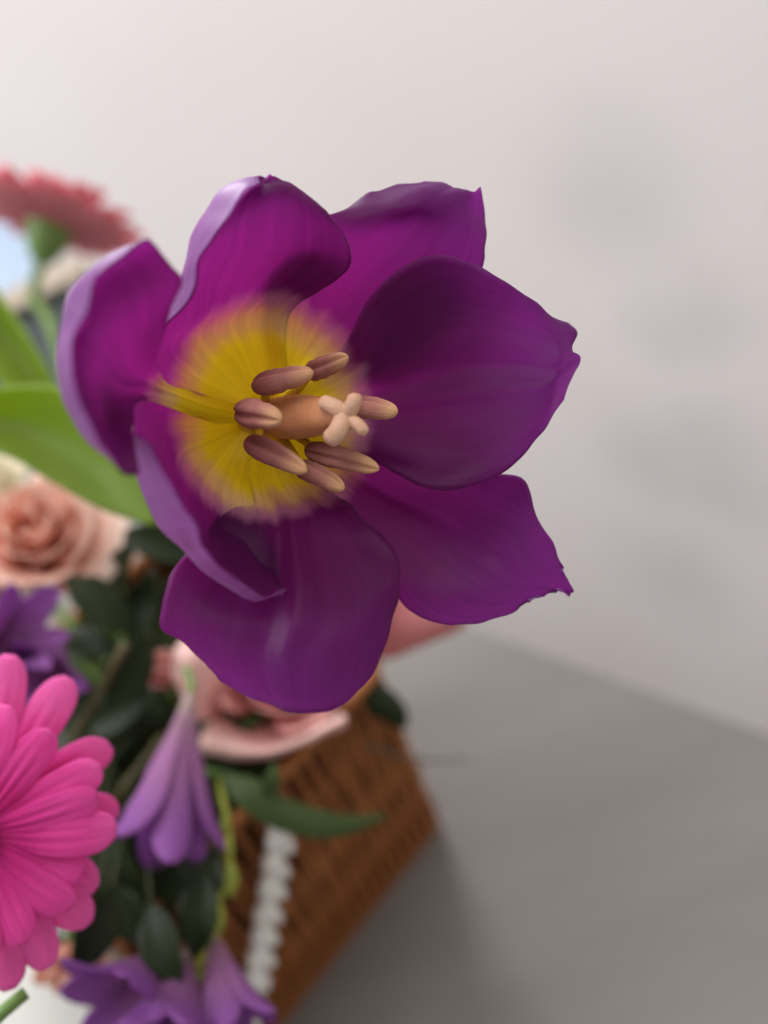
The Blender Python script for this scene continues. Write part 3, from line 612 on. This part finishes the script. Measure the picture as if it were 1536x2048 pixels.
# ------------------------------------------------------------------ violet bell flowers (freesia-like)
m_neck = plain('violet_neck', (0.26, 0.20, 0.16), (0.34, 0.22, 0.26), 100)
def bell(label, a, b, rmouth, seed, npet=6, flare=.5, group=None, stem=None, roll=0.0):
    rmouth *= KD; rnd = random.Random(seed); ax = (b - a); L = ax.length; x, y, z = basis(ax)
    o = empty('bell_flower', a, label, 'flower', group)
    for k in range(npet):
        a0 = 2 * math.pi * k / npet + roll + rnd.uniform(-.1, .1); ll = L * rnd.uniform(.92, 1.12); fk = flare * rnd.uniform(.6, 1.3)
        lay = 1 - .10 * (k % 2); rows = []
        for t, wf in ((0, 1.0), (.2, 1.0), (.45, 1.0), (.65, .95), (.82, .75), (.94, .42), (1, .12)):
            q = (0.16 + 0.84 * t ** 1.15) * rmouth * lay + rmouth * fk * max(0, t - .7) ** 2 * 5
            sp = math.pi / npet * 1.28 * wf
            rows.append([a + (x * math.cos(a0 + sp * u) + y * math.sin(a0 + sp * u)) * q * (1 - .08 * u * u) + z * ll * t for u in (-1, -.5, 0, .5, 1)])
        sheet('petal', rows, m_bell, o, 22, 12, 0.0005, toward=a + z * L * .8, ruffle=0.0007, seed=seed + k, origin=a, scale=L)
    tube('neck', [a - z * L * .16, a - z * L * .05, a + z * L * .1], [rmouth * .08, rmouth * .15, rmouth * .18], m_neck, o, 10)
    if stem: tube('stem', [a - z * L * .15] + stem, 0.0013, m_stem, o, 8, 14)
    return o
top0 = pc + Vector((0, 0, PH - .006))
bell('single hanging violet bell flower right of the magenta daisy', P(372, 1430, 246), P(326, 1708, 230), .0148, 4, 6, .25, stem=[P(385, 1380, 252), P(360, 1330, 265), top0], roll=.3)
bell('violet bloom wedged between cream rosebud and magenta daisy', P(-40, 1340, 252), P(55, 1240, 238), .011, 9, 6, .8, stem=[P(-60, 1380, 262), top0], roll=.2)
bell('violet bloom drooping just above the magenta daisy petals', P(120, 1290, 262), P(70, 1365, 244), .010, 10, 6, .8, stem=[P(140, 1280, 270), top0])
g = 'violet blooms at the lower end of the bouquet'
bell('violet bloom spreading wide below the magenta daisy', P(335, 1915, 238), P(215, 2050, 219), .0165, 12, 6, .5, g, [P(350, 1900, 252), top0], .5)
bell('violet bloom hanging straight down under the yellow-green buds', P(370, 1925, 234), P(325, 2095, 219), .0145, 13, 6, .4, g, [P(390, 1890, 250), top0], .2)
bell('violet bloom hanging in front of the white cord end', P(430, 1890, 236), P(468, 2070, 224), .0110, 14, 6, .3, g, [P(420, 1890, 250), top0], .9)

# sprig of yellow-green buds
sg = empty('bud_sprig', P(455, 1620, 250), 'sprig of small yellow-green buds hanging beside the white cord', 'sprig')
sp = spline([top0 - pe * .03, P(440, 1560, 262), P(455, 1640, 250), P(458, 1740, 243), P(425, 1840, 240), P(405, 1920, 238)], 40)
tube('stem', sp, 0.0010, m_bud, sg, 8)
for (x_, y_, d, s, dx, dy) in ((452, 1650, 248, .0018, 0, 1), (456, 1700, 245, .002, .05, 1), (462, 1758, 242, .0026, .1, 1), (430, 1850, 239, .003, -.3, 1), (405, 1905, 236, .0036, -.35, 1), (400, 1960, 235, .003, -.2, 1)):
    c = P(x_, y_, d); a = (XI * dx + YI * dy - FW * .2).normalized()
    tube('bud', [c - a * s * 2.0, c - a * s, c, c + a * s, c + a * s * 2.2], [s * .35, s * .8, s, s * .75, s * .2], m_bud, sg, 10, None)

# ------------------------------------------------------------------ things far behind on the table
bx_c = P(-10, 640, 470); bx_c.z = 0.0
cr_ = empty('storage_box', bx_c, 'blurred dark grey box with beige rim and pale blue sheet behind the gerbera', 'box')
m_grey = plain('dark_grey_card', (0.075, 0.095, 0.10), (0.09, 0.11, 0.115), 30, .7); m_beige = plain('beige_rim', (0.50, 0.43, 0.34), (0.56, 0.48, 0.38), 30, .6); m_blue = plain('pale_blue_sheet', (0.38, 0.50, 0.66), (0.48, 0.58, 0.70), 20, .6)
def slab(name, pts, th, mat, par):
    p = [Vector(q) for q in pts]; n = (p[1] - p[0]).cross(p[3] - p[0]).normalized()
    return mesh(name, [q - n * th / 2 for q in p] + [q + n * th / 2 for q in p], BOXF, mat, par, smooth=False)
q0, q1, q2, q3 = P(-120, 690, 440), P(140, 560, 440), P(150, 780, 440), P(-90, 900, 440)
slab('side_panel', [q0, q1, q2, q3], .01, m_grey, cr_)
slab('rim', [P(-130, 665, 436), P(165, 517, 436), P(175, 552, 436), P(-120, 705, 436)], .014, m_beige, cr_)
slab('sheet', [P(-140, 460, 452), P(60, 440, 452), P(70, 560, 452), P(-130, 650, 452)], .003, m_blue, cr_)

# white paper lying under the near end of the bouquet
pa, pb, pc_, pd = onz(-500, 1700, .0008), onz(170, 1850, .0008), onz(190, 2180, .0008), onz(-500, 2250, .0008)
m_paper = plain('white_paper', (0.42, 0.42, 0.39), (0.47, 0.47, 0.44), 20, .7)
tag(slab('paper_sheet', [pa, pb, pc_, pd], .0009, m_paper, None), 'pale paper sheet lying on the table below the magenta flower', 'paper')
